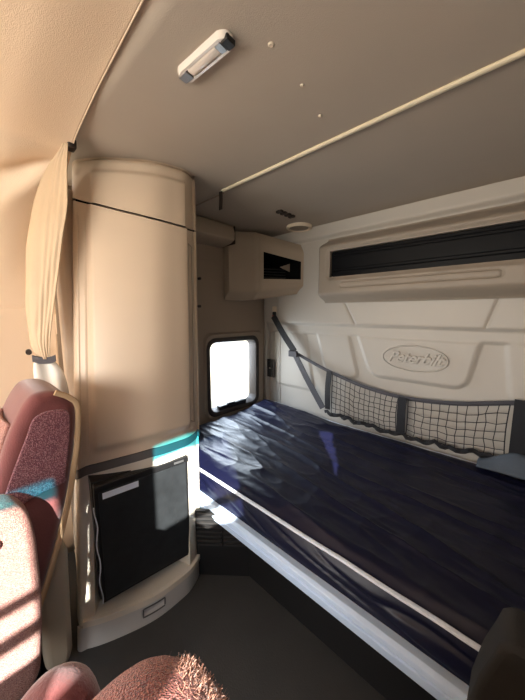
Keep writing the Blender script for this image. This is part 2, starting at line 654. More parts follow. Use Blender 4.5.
# mirror arms outside the passenger door
mr = empty('door_mirror', (XR + 0.12, -0.55, 1.2), 'black truck door mirror on two level arms outside the passenger window', 'mirror')
tubeo('mirror_arm', [(XR + 0.10, -0.62, 1.53), (XR + 0.10, -1.3, 1.53)], 0.016, M['black'], mr)
tubeo('mirror_arm', [(XR + 0.10, 0.1, 1.45), (XR + 0.10, -1.3, 1.42)], 0.020, M['black'], mr)
boxo('mirror_housing', XR + 0.05, XR + 0.30, -1.42, -1.30, 1.0, 1.7, M['black'], mr, bevel=0.02)

# ------------------------------------------------------------------ corner wardrobe cabinet
FB = [(-1.80, .33), (-1.50, .275), (-1.24, .215), (-1.195, .245), (-1.145, .347), (-1.104, .478), (-1.100, .60), (-1.112, .67), (-1.160, .745), (-1.23, .77), (-1.80, .80)]
FT = [(-1.80, .50), (-1.62, .44), (-1.50, .41), (-1.44, .43), (-1.347, .502), (-1.247, .628), (-1.215, .72), (-1.21, .775), (-1.240, .825), (-1.29, .845), (-1.80, .86)]


def cab_p(u, z, d=0.0):
    k = z / 2.0
    def P(uu):
        a, b = cr(FB, uu), cr(FT, uu)
        return (a[0] * (1 - k) + b[0] * k, a[1] * (1 - k) + b[1] * k)
    p = P(u)
    if d:
        q0, q1 = P(max(u - .05, 0)), P(min(u + .05, 10))
        t = Vector((q1[0] - q0[0], q1[1] - q0[1], 0)).normalized()
        n = Vector((t.y, -t.x, 0))
        return (p[0] + n.x * d, p[1] + n.y * d, z)
    return (p[0], p[1], z)


def zs(u):      # seam under the head cap
    T = [1.836, 1.825, 1.815, 1.800, 1.783, 1.765, 1.750, 1.742, 1.738, 1.736, 1.736, 1.740, 1.746]
    k = min(max((u - 2) * 2, 0), 11.999)
    return T[int(k)] + (T[int(k) + 1] - T[int(k)]) * (k - int(k))


def zb(u):      # dark band
    return 0.700 + 0.064 * min(1, max(0, (u - 2) / 2.9)) ** 0.85


cab = empty('wardrobe_cabinet', (-1.5, 0.5, 0), 'tall curved tan corner wardrobe with a head cap, tall door and lower fridge bay', 'cabinet')


def strip(name, z_lo, z_hi, d, m, nz=20, u0=0.0, u1=10.0, nu=120, relief=None, lid_top=None, close=True):
    bm = bmesh.new()
    def f(u, t):
        a, b = z_lo(u), z_hi(u)
        z = a + (b - a) * t
        dd = d + (relief(u, z) if relief else 0)
        return cab_p(u, z, dd)
    us_ = lin(u0, u1, nu)
    ts = [0] + lin(0.004, 0.996, nz) + [1]
    surf(bm, f, us_, ts)
    # returns at both edges give the panel a thickness
    surf(bm, lambda u, t: cab_p(u, z_lo(u), -0.02 + (d + 0.02) * t), us_, [0, 1])
    surf(bm, lambda u, t: cab_p(u, z_hi(u), d - (d + 0.02) * t), us_, [0, 1])
    bmesh.ops.remove_doubles(bm, verts=bm.verts, dist=1e-5)
    bmesh.ops.recalc_face_normals(bm, faces=bm.faces)
    return meshobj(name, bm, m, cab, angle=50)


# lower carcass: opening for the fridge bay
FU0, FU1, FZ0, FZ1 = 3.22, 6.92, 0.118, 0.685


def low_relief(u, z):
    return 0.0


bm = bmesh.new()
us_ = cut(0, 10, [FU0, FU1], 120)
zs_ = cut(0.085, 0.70, [FZ0, FZ1], 40)
surf(bm, lambda u, z: cab_p(u, z, 0), us_, zs_, skip=lambda u, z: FU0 < u < FU1 and FZ0 < z < FZ1)
# bay returns
for (za, n_) in ((FZ0, 1), (FZ1, -1)):
    surf(bm, lambda u, t: cab_p(u, za, -0.15 * t), [u for u in us_ if FU0 <= u <= FU1], [0, .5, 1])
for ua in (FU0, FU1):
    surf(bm, lambda z, t: cab_p(ua, z, -0.075 * t), [z for z in zs_ if FZ0 <= z <= FZ1], [0, .5, 1])
bmesh.ops.remove_doubles(bm, verts=bm.verts, dist=1e-5)
bmesh.ops.recalc_face_normals(bm, faces=bm.faces)
meshobj('lower_carcass', bm, M['cab_lower'], cab, angle=35)


# tray lip below the fridge and the kick panel with its recessed pull
def kick_relief(u, z):
    s = rr_sdf(u, z, 4.98, 0.056, 0.36, 0.014, 0.01) if True else 1
    return -0.014 * sst(0.004, -0.004, s)


strip('tray_lip', lambda u: 0.092, lambda u: 0.1165, 0.016, M['cab_lower'], nz=6, u0=2.6, u1=9.0)
kp = strip('kick_panel', lambda u: 0.0, lambda u: 0.091, 0.008, M['kick'], nz=26, u0=2.2, u1=9.2, nu=200, relief=kick_relief)
bm = bmesh.new()
ptsk = [(4.64, .074), (4.64, .038), (5.32, .038), (5.32, .074), (4.64, .074)]
path = []
for (a, b), (c, d_) in zip(ptsk, ptsk[1:]):
    for t in lin(0, 1, 8)[:-1]:
        path.append(cab_p(a + (c - a) * t, b + (d_ - b) * t, 0.009))
path.append(path[0])
tube(bm, path, 0.003, n=6, cap=False)
bmesh.ops.recalc_face_normals(bm, faces=bm.faces)
h = meshobj('pull_handle', bm, M['dark'], cab)

strip('dark_band', lambda u: zb(u) - 0.038, lambda u: zb(u) - 0.004, 0.006, M['dark'], nz=4)
strip('bay_header', lambda u: min(0.672, zb(u) - 0.055), lambda u: zb(u) - 0.040, 0.001, M['cab_lower'], nz=4)


# tall door: raised field with a soft frame and side grooves
def door_relief(u, z):
    zt, zl = zs(u) - 0.07, zb(u) + 0.045
    r = 0.0
    # centre field swells forward
    k = sst(3.15, 3.5, u) * sst(7.0, 6.75, u) * sst(zl - 0.01, zl + 0.03, z)
    r += 0.018 * k
    r -= 0.006 * (exp(-((u - 3.08) / 0.03) ** 2) + exp(-((u - 2.62) / 0.025) ** 2)) * sst(zl - 0.02, zl, z) * sst(zt + 0.02, zt, z)
    return r


strip('wardrobe_door', lambda u: zb(u), lambda u: zs(u) - 0.006, 0.006, M['cab'], nz=90, nu=240, relief=door_relief)
# long finger pull on the door edge
bm = bmesh.new()
path = []
for (a, b), (c, d_) in zip([(7.05, 1.67), (7.45, 1.66), (7.45, 0.82), (7.02, 0.84)], [(7.45, 1.66), (7.45, 0.82), (7.02, 0.84), (7.05, 1.67)]):
    for t in lin(0, 1, 14)[:-1]:
        path.append(cab_p(a + (c - a) * t, b + (d_ - b) * t, 0.008))
path.append(path[0])
tube(bm, path, 0.0022, n=6, cap=False)
bmesh.ops.recalc_face_normals(bm, faces=bm.faces)
meshobj('finger_pull', bm, M['shelf'], cab)

strip('seam_gap', lambda u: zs(u) - 0.012, lambda u: zs(u) + 0.006, -0.006, M['void'], nz=3)


# head cap, rounded towards the ceiling
def cap_relief(u, z):
    top = 1.995
    r = -0.02 * (1 - sqrt(max(0, 1 - sst(top - 0.03, top + 0.003, z) ** 2)))
    r += 0.014 * sst(3.3, 3.6, u) * sst(6.9, 6.7, u) * sst(1.945, 1.925, z)
    return r


strip('head_cap', lambda u: zs(u) + 0.004, lambda u: 1.996, 0.006, M['cab'], nz=30, nu=200, relief=cap_relief)
bm = bmesh.new()
vv = [bm.verts.new(cab_p(u, 1.995, -0.015)) for u in lin(0, 10, 80)]
bm.faces.new(vv)
meshobj('cabinet_top', bm, M['cab'], cab)

# mini fridge set in the bay
fr = empty('mini_fridge', (-1.3, 0.48, 0.14), 'black built-in mini fridge in the lower bay of the corner wardrobe', 'fridge')
FA, FBp = Vector((-1.186, .300, 0)), Vector((-1.137, .685, 0))
ft = (FBp - FA).normalized()
fn = Vector((ft.y, -ft.x, 0))


def fp(s, z, d=0.0):
    """point on the fridge front: s 0..1 across, z height, d outwards"""
    p = FA + (FBp - FA) * s + fn * d
    return (p.x, p.y, z)


def fbox(name, s0, s1, z0, z1, d0, d1, m, parent, bevel=0.002):
    bm = bmesh.new()
    loops(bm, [[fp(s0, z0, d0), fp(s1, z0, d0), fp(s1, z1, d0), fp(s0, z1, d0)], [fp(s0, z0, d1), fp(s1, z0, d1), fp(s1, z1, d1), fp(s0, z1, d1)]], capa=True, capb=True)
    return meshobj(name, bm, m, parent, bevel=bevel, smooth=False)


fbox('fridge_body', -0.01, 1.01, 0.16, 0.685, -0.30, -0.02, M['black'], fr)
fd = fbox('fridge_door', 0.0, 1.0, 0.165, 0.682, -0.02, 0.010, M['black'], fr, 0.004)
fbox('door_panel', 0.035, 0.97, 0.18, 0.652, 0.010, 0.014, M['gloss'], fd, 0.002)
fbox('door_top_rail', 0.0, 1.0, 0.655, 0.682, 0.010, 0.018, M['black'], fd, 0.003)
fbox('silver_badge', 0.82, 0.94, 0.663, 0.673, 0.018, 0.020, M['chrome'], fd, 0.001)
fbox('reflection_strip', 0.07, 0.42, 0.620, 0.646, 0.0145, 0.0152, M['piping'], fd, 0.0)  # pale strip standing in for a reflection on the glossy door
bm = bmesh.new()
tube(bm, [fp(-0.005 + 0.010 * sin(z * 40), z, 0.016 + 0.003 * sin(z * 63)) for z in lin(0.17, 0.60, 40)], 0.0022, n=6)
bmesh.ops.recalc_face_normals(bm, faces=bm.faces)
meshobj('torn_seal', bm, M['piping'], fd)

# ------------------------------------------------------------------ narrow trim post left of the wardrobe
tp = struct(prism('trim_5', [(-1.78, 0.40), (-1.54, 0.312), (-1.50, 0.312), (-1.47, 0.345), (-1.50, 0.40), (-1.78, 0.44)], 'Z', 0.78, 1.88, M['cab'], bevel=0.012))

# ------------------------------------------------------------------ overhead soffit and cubby on the side wall
so = struct(prism('trim_6', [(XL, 1.85), (-1.69, 1.865), (-1.645, 1.885), (-1.64, 1.935), (-1.66, 1.99), (XL, 1.99)], 'Y', 0.86, 1.46, M['cubby'], bevel=0.008))
so.name = 'trim_6'

cb = empty('overhead_cubby', (-1.7, 1.72, 1.48), 'tan overhead cubby box with an open front beside the sleeper corner', 'cubby')
# outline in YZ, front faces +X, near end slopes inwards
CY0, CY1, CZ0, CZ1 = 1.47, 1.985, 1.455, 1.975
bm = bmesh.new()
OY0, OY1, OZ0, OZ1 = 1.69, 1.93, 1.62, 1.835


def cub_x(y, z):
    x = -1.60 + 0.78 * max(0, y - 1.65)
    x -= 0.13 * min(1, max(0, 1.652 - y) / 0.182)
    x -= 0.06 * (sst(1.56, 1.455, z)) ** 2
    x -= 0.03 * sst(1.90, 1.985, z)
    x -= 0.03 * sst(1.95, 1.985, y)
    x += 0.009 * exp(-((y - 1.655) / 0.010) ** 2)
    return x


def csk(y, z):
    k = min(max((y - 1.66) / 0.30, 0), 1)
    if z > 1.7:
        return z - 0.085 * k * min(1, (z - 1.7) / 0.13)
    return z + 0.055 * k * sst(1.62, 1.48, z)


skipf = lambda y, z: OY0 < y < OY1 and OZ0 < z < OZ1
ys_, zz_ = cut(CY0, CY1, [OY0, OY1], 60), cut(CZ0, CZ1, [OZ0, OZ1], 50)
surf(bm, lambda y, z: (cub_x(y, z), y, csk(y, z)), ys_, zz_, skip=skipf)
for yy in (CY0, CY1):
    surf(bm, lambda z, t: (XL + 0.01 + (cub_x(yy, z) - XL - 0.01) * t, yy, csk(yy, z)), zz_, [0, 1])
for z_ in (CZ0, CZ1):
    surf(bm, lambda y, t: (XL + 0.01 + (cub_x(y, z_) - XL - 0.01) * t, y, csk(y, z_)), ys_, [0, 1])
bmesh.ops.remove_doubles(bm, verts=bm.verts, dist=1e-5)
bmesh.ops.recalc_face_normals(bm, faces=bm.faces)
meshobj('cubby_shell', bm, M['cubby'], cb, angle=35)
bm = bmesh.new()
for z_ in (OZ0, OZ1):
    surf(bm, lambda y, t: (cub_x(y, z_) + (-1.735 - cub_x(y, z_)) * t, y, csk(y, z_)), [y for y in ys_ if OY0 <= y <= OY1], [0, 1])
for y_ in (OY0, OY1):
    surf(bm, lambda z, t: (cub_x(y_, z) + (-1.735 - cub_x(y_, z)) * t, y_, csk(y_, z)), [z for z in zz_ if OZ0 <= z <= OZ1], [0, 1])
bmesh.ops.recalc_face_normals(bm, faces=bm.faces)
meshobj('cubby_walls', bm, M['void'], cb, angle=35)
prism('tan_gusset', [(1.80, 1.715), (1.925, 1.755), (1.925, 1.69)], 'X', -1.50, -1.49, M['cubby'], cb, bevel=0.002)
bm = bmesh.new()
tube(bm, [(cub_x(1.985, z) + 0.002, 1.987, csk(1.985, z)) for z in lin(CZ0, CZ1, 30)], 0.006, n=6)
bmesh.ops.recalc_face_normals(bm, faces=bm.faces)
meshobj('edge_gasket', bm, M['gasket'], cb)
boxo('cubby_liner', -1.775, -1.72, OY0 - 0.01, OY1 + 0.01, OZ0 - 0.01, OZ1 + 0.01, M['void'], cb, bevel=0)
bm = bmesh.new()
for k in range(4):
    z = 1.612 + k * 0.022
    vb = box(bm, -1.68, -1.665, OY0, OY1, z + 0.03, z + 0.038)
    for v in vb:
        if v.co.y > 1.8:
            v.co.x += 0.13
meshobj('grille_slats', bm, M['black'], cb, bevel=0.001)
# dark joint between the soffit and the cubby
struct(boxo('trim_7', XL, -1.65, 1.461, 1.468, 1.86, 1.985, M['gasket'], bevel=0))

# ------------------------------------------------------------------ overhead shelf on the back wall
oc = empty('overhead_shelf', (-0.4, 1.9, 1.42), 'long moulded overhead shelf on the back wall with a black slot opening', 'shelf')
SX0, SX1, SZ0, SZ1 = -1.20, 0.34, 1.425, 1.885
PX0, PX1, PZ0, PZ1 = -1.055, 0.10, 1.60, 1.775


def pz0(x):
    return 1.602 - 0.014 * (x + 1.055)


def pz1(x):
    return 1.780 - 0.018 * (x + 1.055)


def shelf_y(x, z):
    y = 1.80
    y += 0.12 * sst(-1.12, SX0, x) ** 1.3
    y += 0.10 * sst(1.50, SZ0, z) ** 1.5
    y += 0.12 * sst(1.80, SZ1, z) ** 1.2
    # shallow stadium groove below the opening
    s = rr_sdf(x, z, -0.54, 1.542, 0.425, 0.018, 0.016)
    y += 0.006 * exp(-(s / 0.004) ** 2)
    # lip round the opening
    k = rr_sdf(x, z, (PX0 + PX1) / 2, (PZ0 + PZ1) / 2, (PX1 - PX0) / 2, (PZ1 - PZ0) / 2, 0.02)
    y += 0.014 * sst(0.03, 0.0, k)
    return y


bm = bmesh.new()
xs_, zz_ = cut(SX0, SX1, [PX0, PX1], 260), cut(SZ0, SZ1, [PZ0, PZ1], 90)
surf(bm, lambda x, z: (x, shelf_y(x, z), z), xs_, zz_, skip=lambda x, z: PX0 < x < PX1 and PZ0 < z < PZ1)
surf(bm, lambda z, t: (SX0, shelf_y(SX0, z) + (1.99 - shelf_y(SX0, z)) * t, z), zz_, [0, 1])
for z_ in (SZ0, SZ1):
    surf(bm, lambda x, t: (x, shelf_y(x, z_) + (1.99 - shelf_y(x, z_)) * t, z_), xs_, [0, 1])
for z_ in (PZ0, PZ1):
    surf(bm, lambda x, t: (x, shelf_y(x, z_) + 0.12 * t, z_), [x for x in xs_ if PX0 <= x <= PX1], [0, 1])
surf(bm, lambda z, t: (PX0, shelf_y(PX0, z) + 0.12 * t, z), [z for z in zz_ if PZ0 <= z <= PZ1], [0, 1])
bmesh.ops.remove_doubles(bm, verts=bm.verts, dist=1e-5)
bmesh.ops.recalc_face_normals(bm, faces=bm.faces)
meshobj('shelf_shell', bm, M['shelf'], oc, angle=35)
bd = prism('black_door', [(PX0 + 0.004, PZ0 + 0.012), (PX0 + 0.016, PZ0 + 0.002), (PX1, PZ0 + 0.002), (PX1, PZ1 - 0.002), (PX0 + 0.010, PZ1 - 0.002), (PX0 + 0.002, PZ1 - 0.012)], 'Y', 1.835, 1.86, M['scuff'], oc, bevel=0.004)
bm = bmesh.new()
for z, r in ((1.635, 0.004), (1.652, 0.003), (1.735, 0.003), (1.752, 0.004)):
    tube(bm, [(x, 1.834, z) for x in lin(PX0 + 0.02, PX1, 6)], r, n=6)
bmesh.ops.recalc_face_normals(bm, faces=bm.faces)
meshobj('door_ribs', bm, M['scuff'], bd)

# ------------------------------------------------------------------ bunk
bunk = empty('bunk_frame', (-0.7, 0.9, 0), 'bunk frame with a pale painted front rail over a black base', 'bunk')
bm = bmesh.new()
rail = [(0.845, 0.375), (0.800, 0.382), (0.787, 0.374), (0.784, 0.358), (0.793, 0.355), (0.793, 0.349), (0.785, 0.346), (0.786, 0.318), (0.794, 0.312), (0.845, 0.312)]
loops(bm, [[(-1.40, y, z) for y, z in rail], [(0.30, y, z) for y, z in rail]], capa=True, capb=True)
meshobj('front_rail', bm, M['rail'], bunk, bevel=0.002)
boxo('base_panel', -1.20, 0.30, 0.905, 0.93, 0.0, 0.33, M['black'], bunk, bevel=0.003)
boxo('bed_board', -1.78, 0.30, 0.86, 1.94, 0.315, 0.372, M['black'], bunk, bevel=0.003)
boxo('panel_stud', -0.875, -0.86, 0.895, 0.905, 0.20, 0.215, M['dark'], bunk, bevel=0.002)

mt = None
bm = bmesh.new()
MX0, MX1 = -1.785, 0.28


def fold(x, y):
    """crumpled nylon: long ridges fanning along the bunk"""
    w = noise.noise((x * 1.3, y * 1.6, 3.1)) * 0.9
    yy = y + 0.16 * (x + 1.8) * 0.35 + 0.06 * w
    a = 1 - abs(noise.noise((x * 1.1 + 5, yy * 7.5, 0.3))) * 2
    b = 1 - abs(noise.noise((x * 2.6, yy * 13 + 9, 4.3))) * 2
    c = noise.noise((x * 7, y * 9, 8.8))
    e = 1 - abs(noise.noise((x * 5 + y * 3, y * 6 - x * 2, 2.2))) * 2
    f_ = 1 - abs(noise.noise((x * 9 - y * 2, yy * 24, 6.1))) * 2
    return 0.014 * max(a, 0) ** 4 + 0.0055 * max(b, 0) ** 2 + 0.002 * c + 0.003 * max(e, 0) ** 3 + 0.0018 * f_


def mat_top(x, y):
    base = 0.498 + 0.010 * sin(pi * (y - 0.85) / 1.1) + 0.035 * sst(1.5, 1.95, y) * sst(-1.0, -1.7, x)
    base += 0.012 * sst(1.6, 1.92, y)
    e = min((y - 0.86), (1.95 - y), (x - MX0), (MX1 - x))
    edge = sst(0, 0.07, e)
    return base - 0.022 * (1 - edge) ** 2 + fold(x, y) * (0.25 + 0.75 * edge)


YFm, YBm = 0.858, 1.95


def mat_f(x, v):
    # v 0..1 front face, 1..2 top, 2..3 back
    if v < 1:
        z = 0.374 + (mat_top(x, YFm) - 0.374) * v
        y = 0.828 + 0.030 * v - 0.012 * sin(pi * v) + (0.007 * noise.noise((x * 7, v * 2.2, 1)) + 0.010 * max(0, 1 - 3 * abs(noise.noise((x * 4.5 + v * 1.5, v * 1.6, 6)))) ** 2) * sin(pi * v)
        return (x, y, z)
    if v <= 2:
        y = YFm + (YBm - YFm) * (v - 1)
        return (x, y, mat_top(x, y))
    z = mat_top(x, YBm) + (0.374 - mat_top(x, YBm)) * (v - 2)
    return (x, YBm, z)


vs_ = lin(0, 1, 22) + lin(1, 2, 220)[1:] + lin(2, 3, 4)[1:]
xs_ = lin(MX0, MX1, 360)
g = surf(bm, mat_f, xs_, vs_)
bm.faces.new([g[0][j] for j in range(len(vs_))])
bm.faces.new([g[-1][j] for j in range(len(vs_))][::-1])
bmesh.ops.recalc_face_normals(bm, faces=bm.faces)
mattress = meshobj('mattress', bm, M['navy'], angle=180)
tag(mattress, 'crumpled navy blue mattress with pale piping lying on the bunk', 'mattress')
bm = bmesh.new()
tube(bm, [(x, 0.853, mat_top(x, 0.86) + 0.001) for x in lin(MX0 + 0.005, MX1, 160)], 0.007, n=8, flat=(0.009, 0.0065))
bmesh.ops.recalc_face_normals(bm, faces=bm.faces)
meshobj('front_piping', bm, M['piping'], mattress)
bm = bmesh.new()
tube(bm, [(x, 1.95, mat_top(x, 1.94) + 0.002) for x in lin(MX0 + 0.005, MX1, 160)], 0.005, n=8)
bmesh.ops.recalc_face_normals(bm, faces=bm.faces)
meshobj('rear_piping', bm, M['piping'], mattress)

# heater grille panel standing across the corner by the wardrobe
vp = empty('vent_panel', (-1.03, 0.82, 0), 'black louvred vent panel under the bunk beside the wardrobe foot', 'vent')
VA, VB = Vector((-1.16, 0.72, 0)), Vector((-0.945, 0.905, 0))
vt = (VB - VA).normalized()
vn = Vector((vt.y, -vt.x, 0))


def vq(s, z, d):
    p = VA + (VB - VA) * s + vn * d
    return (p.x, p.y, z)


def vbox(bm, s0, s1, z0, z1, d0, d1):
    return loops(bm, [[vq(s0, z0, d0), vq(s1, z0, d0), vq(s1, z1, d0), vq(s0, z1, d0)], [vq(s0, z0, d1), vq(s1, z0, d1), vq(s1, z1, d1), vq(s0, z1, d1)]], capa=True, capb=True)


bm = bmesh.new()
vbox(bm, 0, 1, 0, 0.36, -0.015, 0.0)
meshobj('backing_plate', bm, M['black'], vp, smooth=False)
bm = bmesh.new()
for k in range(8):
    z = 0.175 + k * 0.024
    vbox(bm, 0.08, 0.52, z, z + 0.009, 0.0, 0.010)
    vbox(bm, 0.56, 0.95, z, z + 0.009, 0.0, 0.010)
meshobj('louvres', bm, M['louvre'], vp, smooth=False)

# ------------------------------------------------------------------ cargo net on the back wall
net = empty('cargo_net', (-0.8, 1.92, 0.6), 'black cord cargo net strung along the back wall above the mattress', 'net')
NTOP = [(-1.42, 1.915, 1.024), (-1.25, 1.925, 0.955), (-1.09, 1.93, 0.900), (-0.82, 1.93, 0.832), (-0.55, 1.93, 0.806), (-0.28, 1.93, 0.828), (-0.03, 1.93, 0.886), (0.28, 1.93, 0.96)]


def ntop(x):
    for a, b in zip(NTOP, NTOP[1:]):
        if a[0] <= x <= b[0]:
            t = (x - a[0]) / (b[0] - a[0])
            return a[2] + (b[2] - a[2]) * t
    return NTOP[-1][2]


def nbot(x):
    return 0.585 - 0.025 * sin(pi * (x + 1.12) / 1.15) + 0.006 * sin(x * 31)


hm = crs(NTOP, 50)
tubeo('top_webbing', hm, 0.01, M['webbing'], net, n=8, flat=(0.004, 0.013))


def net_panel(x0, x1, nc, nr, seed):
    bm = bmesh.new()
    def q(i, j):
        u, v = i / nc, j / nr
        x = x0 + (x1 - x0) * u
        t, b = ntop(x) - 0.008, nbot(x)
        sag = 0.010 * noise.noise((i * 1.7 + seed, j * 1.3, 2))
        inn = sin(pi * u)
        return (x + sag * (1 if 0 < i < nc else 0) + 0.012 * sin(v * pi) * (0.5 - u), 1.93 - 0.012 * sin(pi * v), b + (t - b) * v + (0.010 * noise.noise((i * 0.9, j * 1.1 + seed, 7)) - 0.012 * inn) * (1 if 0 < j < nr else 0))
    for i in range(nc + 1):
        tube(bm, [q(i, j) for j in range(nr + 1)], 0.0023 if 0 < i < nc else 0.003, n=5)
    for j in range(nr + 1):
        tube(bm, [q(i, j) for i in range(nc + 1)], 0.0023 if 0 < j < nr else 0.004, n=5)
    bmesh.ops.recalc_face_normals(bm, faces=bm.faces)
    return meshobj('net_panel', bm, M['net'], net)


net_panel(-1.07, -0.585, 13, 7, 1.0)
net_panel(-0.525, -0.035, 11, 6, 5.0)


def flatstrap(name, pts, w, m, parent, th=0.0022):
    """flat webbing facing the room; w half width"""
    bm = bmesh.new()
    P = crs(pts, 14)
    L, R = [], []
    for i, p in enumerate(P):
        a, b = Vector(P[max(i - 1, 0)]), Vector(P[min(i + 1, len(P) - 1)])
        t = (b - a).normalized()
        s = t.cross(Vector((0, 1, 0))).normalized()
        L.append(Vector(p) + s * w)
        R.append(Vector(p) - s * w)
    loops(bm, [[l + Vector((0, -th, 0)), r + Vector((0, -th, 0)), r + Vector((0, th, 0)), l + Vector((0, th, 0))] for l, r in zip(L, R)], capa=True, capb=True)
    return meshobj(name, bm, m, parent, angle=30)


flatstrap('side_strap', [(-1.095, 1.925, 0.905), (-1.10, 1.915, 0.76), (-1.10, 1.925, 0.60)], 0.022, M['webbing_black'], net)
flatstrap('centre_strap', [(-0.555, 1.925, 0.81), (-0.556, 1.91, 0.70), (-0.556, 1.925, 0.56)], 0.026, M['webbing_black'], net)
flatstrap('end_panel', [(0.09, 1.92, 0.91), (0.09, 1.905, 0.76), (0.09, 1.92, 0.58)], 0.11, M['webbing_black'], net, th=0.006)
# gathered hem along the foot of the net
bm = bmesh.new()
hp = []
rnd = random.Random(3)
for i, x in enumerate(lin(-1.12, 0.0, 60)):
    hp.append((x, 1.918 + 0.008 * sin(i * 1.9), nbot(x) - 0.006 + 0.008 * sin(i * 1.3) + rnd.uniform(-.004, .004)))
tube(bm, hp, 0.013, n=7)
bmesh.ops.recalc_face_normals(bm, faces=bm.faces)
meshobj('gathered_hem', bm, M['webbing_black'], net)

# restraint strap from the pillar anchor
rs = empty('restraint_strap', (-1.66, 1.93, 1.36), 'dark restraint strap running from the corner anchor down to the net', 'strap')
boxo('anchor_bracket', -1.695, -1.650, 1.935, 1.975, 1.355, 1.41, M['white'], rs, bevel=0.008)
boxo('red_button', -1.683, -1.653, 1.922, 1.936, 1.318, 1.332, M['red'], rs, bevel=0.003)
boxo('latch_tongue', -1.685, -1.651, 1.928, 1.945, 1.33, 1.362, M['black'], rs, bevel=0.004)
flatstrap('upper_webbing', [(-1.667, 1.922, 1.325), (-1.55, 1.92, 1.17), (-1.425, 1.918, 1.028)], 0.029, M['webbing_black'], rs)
flatstrap('lower_webbing', [(-1.43, 1.91, 1.03), (-1.28, 1.905, 0.81), (-1.14, 1.92, 0.60)], 0.026, M['webbing'], rs)
boxo('slide_buckle', -1.470, -1.385, 1.890, 1.912, 0.985, 1.038, M['webbing'], rs, bevel=0.005)

# blue-grey cloth tucked in beside the net
bm = bmesh.new()
surf(bm, lambda x, v: (x, 1.945 - 0.13 * v, 0.535 + 0.085 * sin(pi * min(v * 0.9 + 0.12, 1)) * sst(-0.16, 0.02, x) + 0.008 * noise.noise((x * 12, v * 4, 0)) + 0.008),
     lin(-0.14, 0.26, 40), lin(0, 1, 14))
tag(meshobj('folded_blanket', bm, M['blanket'], solid=0.01), 'blue grey folded cloth tucked at the end of the net on the mattress', 'blanket')

# switch panel on the back wall by the window
sp = empty('switch_panel', (-1.74, 1.95, 0.83), 'small black switch panel in the corner beside the bunk window', 'switch')
SPY = 1.966
boxo('panel_plate', -1.775, -1.685, SPY - 0.008, SPY, 0.755, 0.925, M['gasket'], sp, bevel=0.006)
boxo('rocker_switch', -1.758, -1.702, SPY - 0.016, SPY - 0.006, 0.845, 0.905, M['black'], sp, bevel=0.004)
boxo('socket', -1.758, -1.702, SPY - 0.014, SPY - 0.006, 0.772, 0.832, M['black'], sp, bevel=0.004)
boxo('indicator', -1.738, -1.724, SPY - 0.018, SPY - 0.013, 0.835, 0.848, M['white'], sp, bevel=0.001)

# coat hook studs on the side wall
for k, (y, z) in enumerate(((1.495, 1.752 - 0.035), (1.234, 1.60), (1.226, 1.40))):
    bm = bmesh.new()
    tube(bm, [(XL + 0.004, y, z), (XL + 0.012, y, z), (XL + 0.026, y, z)], 0.010, n=12)
    bmesh.ops.recalc_face_normals(bm, faces=bm.faces)
    o = meshobj('wall_stud', bm, M['gasket'])
    tag(o, ['dark stud under the soffit next to the overhead cubby', 'dark stud at the wardrobe edge, upper of two', 'dark stud at the wardrobe edge, lower of two'][k], 'stud', 'studs on the side wall')

# ------------------------------------------------------------------ ceiling fittings
dl = empty('dome_lamp', (-0.66, 0.49, ZC), 'long clear reading lamp on the ceiling near the cab lining', 'lamp')
dv = Vector((0.172, 0.012, 0)).normalized()
dw = Vector((-dv.y, dv.x, 0))
DC = Vector((-0.662, 0.490, ZC))


def dp(a, b, z):
    p = DC + dv * a + dw * b
    return (p.x, p.y, z)


def dring(L, W, r, z):
    return [dp(a, b * (1 - 0.45 * (a / (L / 2)) ** 2), z) for a, b in rrect(L, W, r, 5)]


bm = bmesh.new()
loops(bm, [dring(.192, .066, .022, ZC + 0.003), dring(.192, .066, .022, ZC - 0.008), dring(.180, .056, .018, ZC - 0.018), dring(.150, .040, .008, ZC - 0.018), dring(.148, .038, .008, ZC - 0.012)], capb=True)
meshobj('lamp_housing', bm, M['lampframe'], dl, angle=50)
bm = bmesh.new()
loops(bm, [dring(.112, .038, .004, ZC - 0.011), dring(.112, .038, .004, ZC - 0.017), dring(.100, .028, .004, ZC - 0.020)], capb=True)
meshobj('lamp_lens', bm, M['lamp'], dl)
for a0, a1, m_ in ((-0.092, -0.058, 'chrome'), (0.052, 0.072, 'chrome')):
    bm = bmesh.new()
    w = 0.0145
    loops(bm, [[dp(a0, -w * .9, z), dp(a1, -w, z), dp(a1, w, z), dp(a0, w * .9, z)] for z in (ZC - 0.012, ZC - 0.0195)], capb=True)
    meshobj('end_cap', bm, M[m_], dl, bevel=0.002)
bm = bmesh.new()
loops(bm, [[dp(0.074, -0.012, z), dp(0.096, -0.012, z), dp(0.096, 0.016, z), dp(0.074, 0.016, z)] for z in (ZC - 0.010, ZC - 0.022)], capb=True)
meshobj('rocker_switch', bm, M['black'], dl, bevel=0.002)

sk = empty('ceiling_speaker', (-1.34, 1.83, ZC), 'round cream ringed speaker on the ceiling near the back wall', 'speaker')
bm = bmesh.new()


def cring(r, z, c=(-1.335, 1.832), n=36):
    return [(c[0] + r * cos(2 * pi * k / n), c[1] + r * sin(2 * pi * k / n), z) for k in range(n)]


loops(bm, [cring(.098, ZC + .002), cring(.096, ZC - .012), cring(.086, ZC - .020), cring(.076, ZC - .018), cring(.072, ZC - .008)], capb=False)
meshobj('speaker_ring', bm, M['white'], sk)
bm = bmesh.new()
loops(bm, [cring(.073, ZC - .006), cring(.070, ZC - .013), cring(.03, ZC - .017)], capb=True)
meshobj('speaker_grille', bm, M['shelf'], sk)

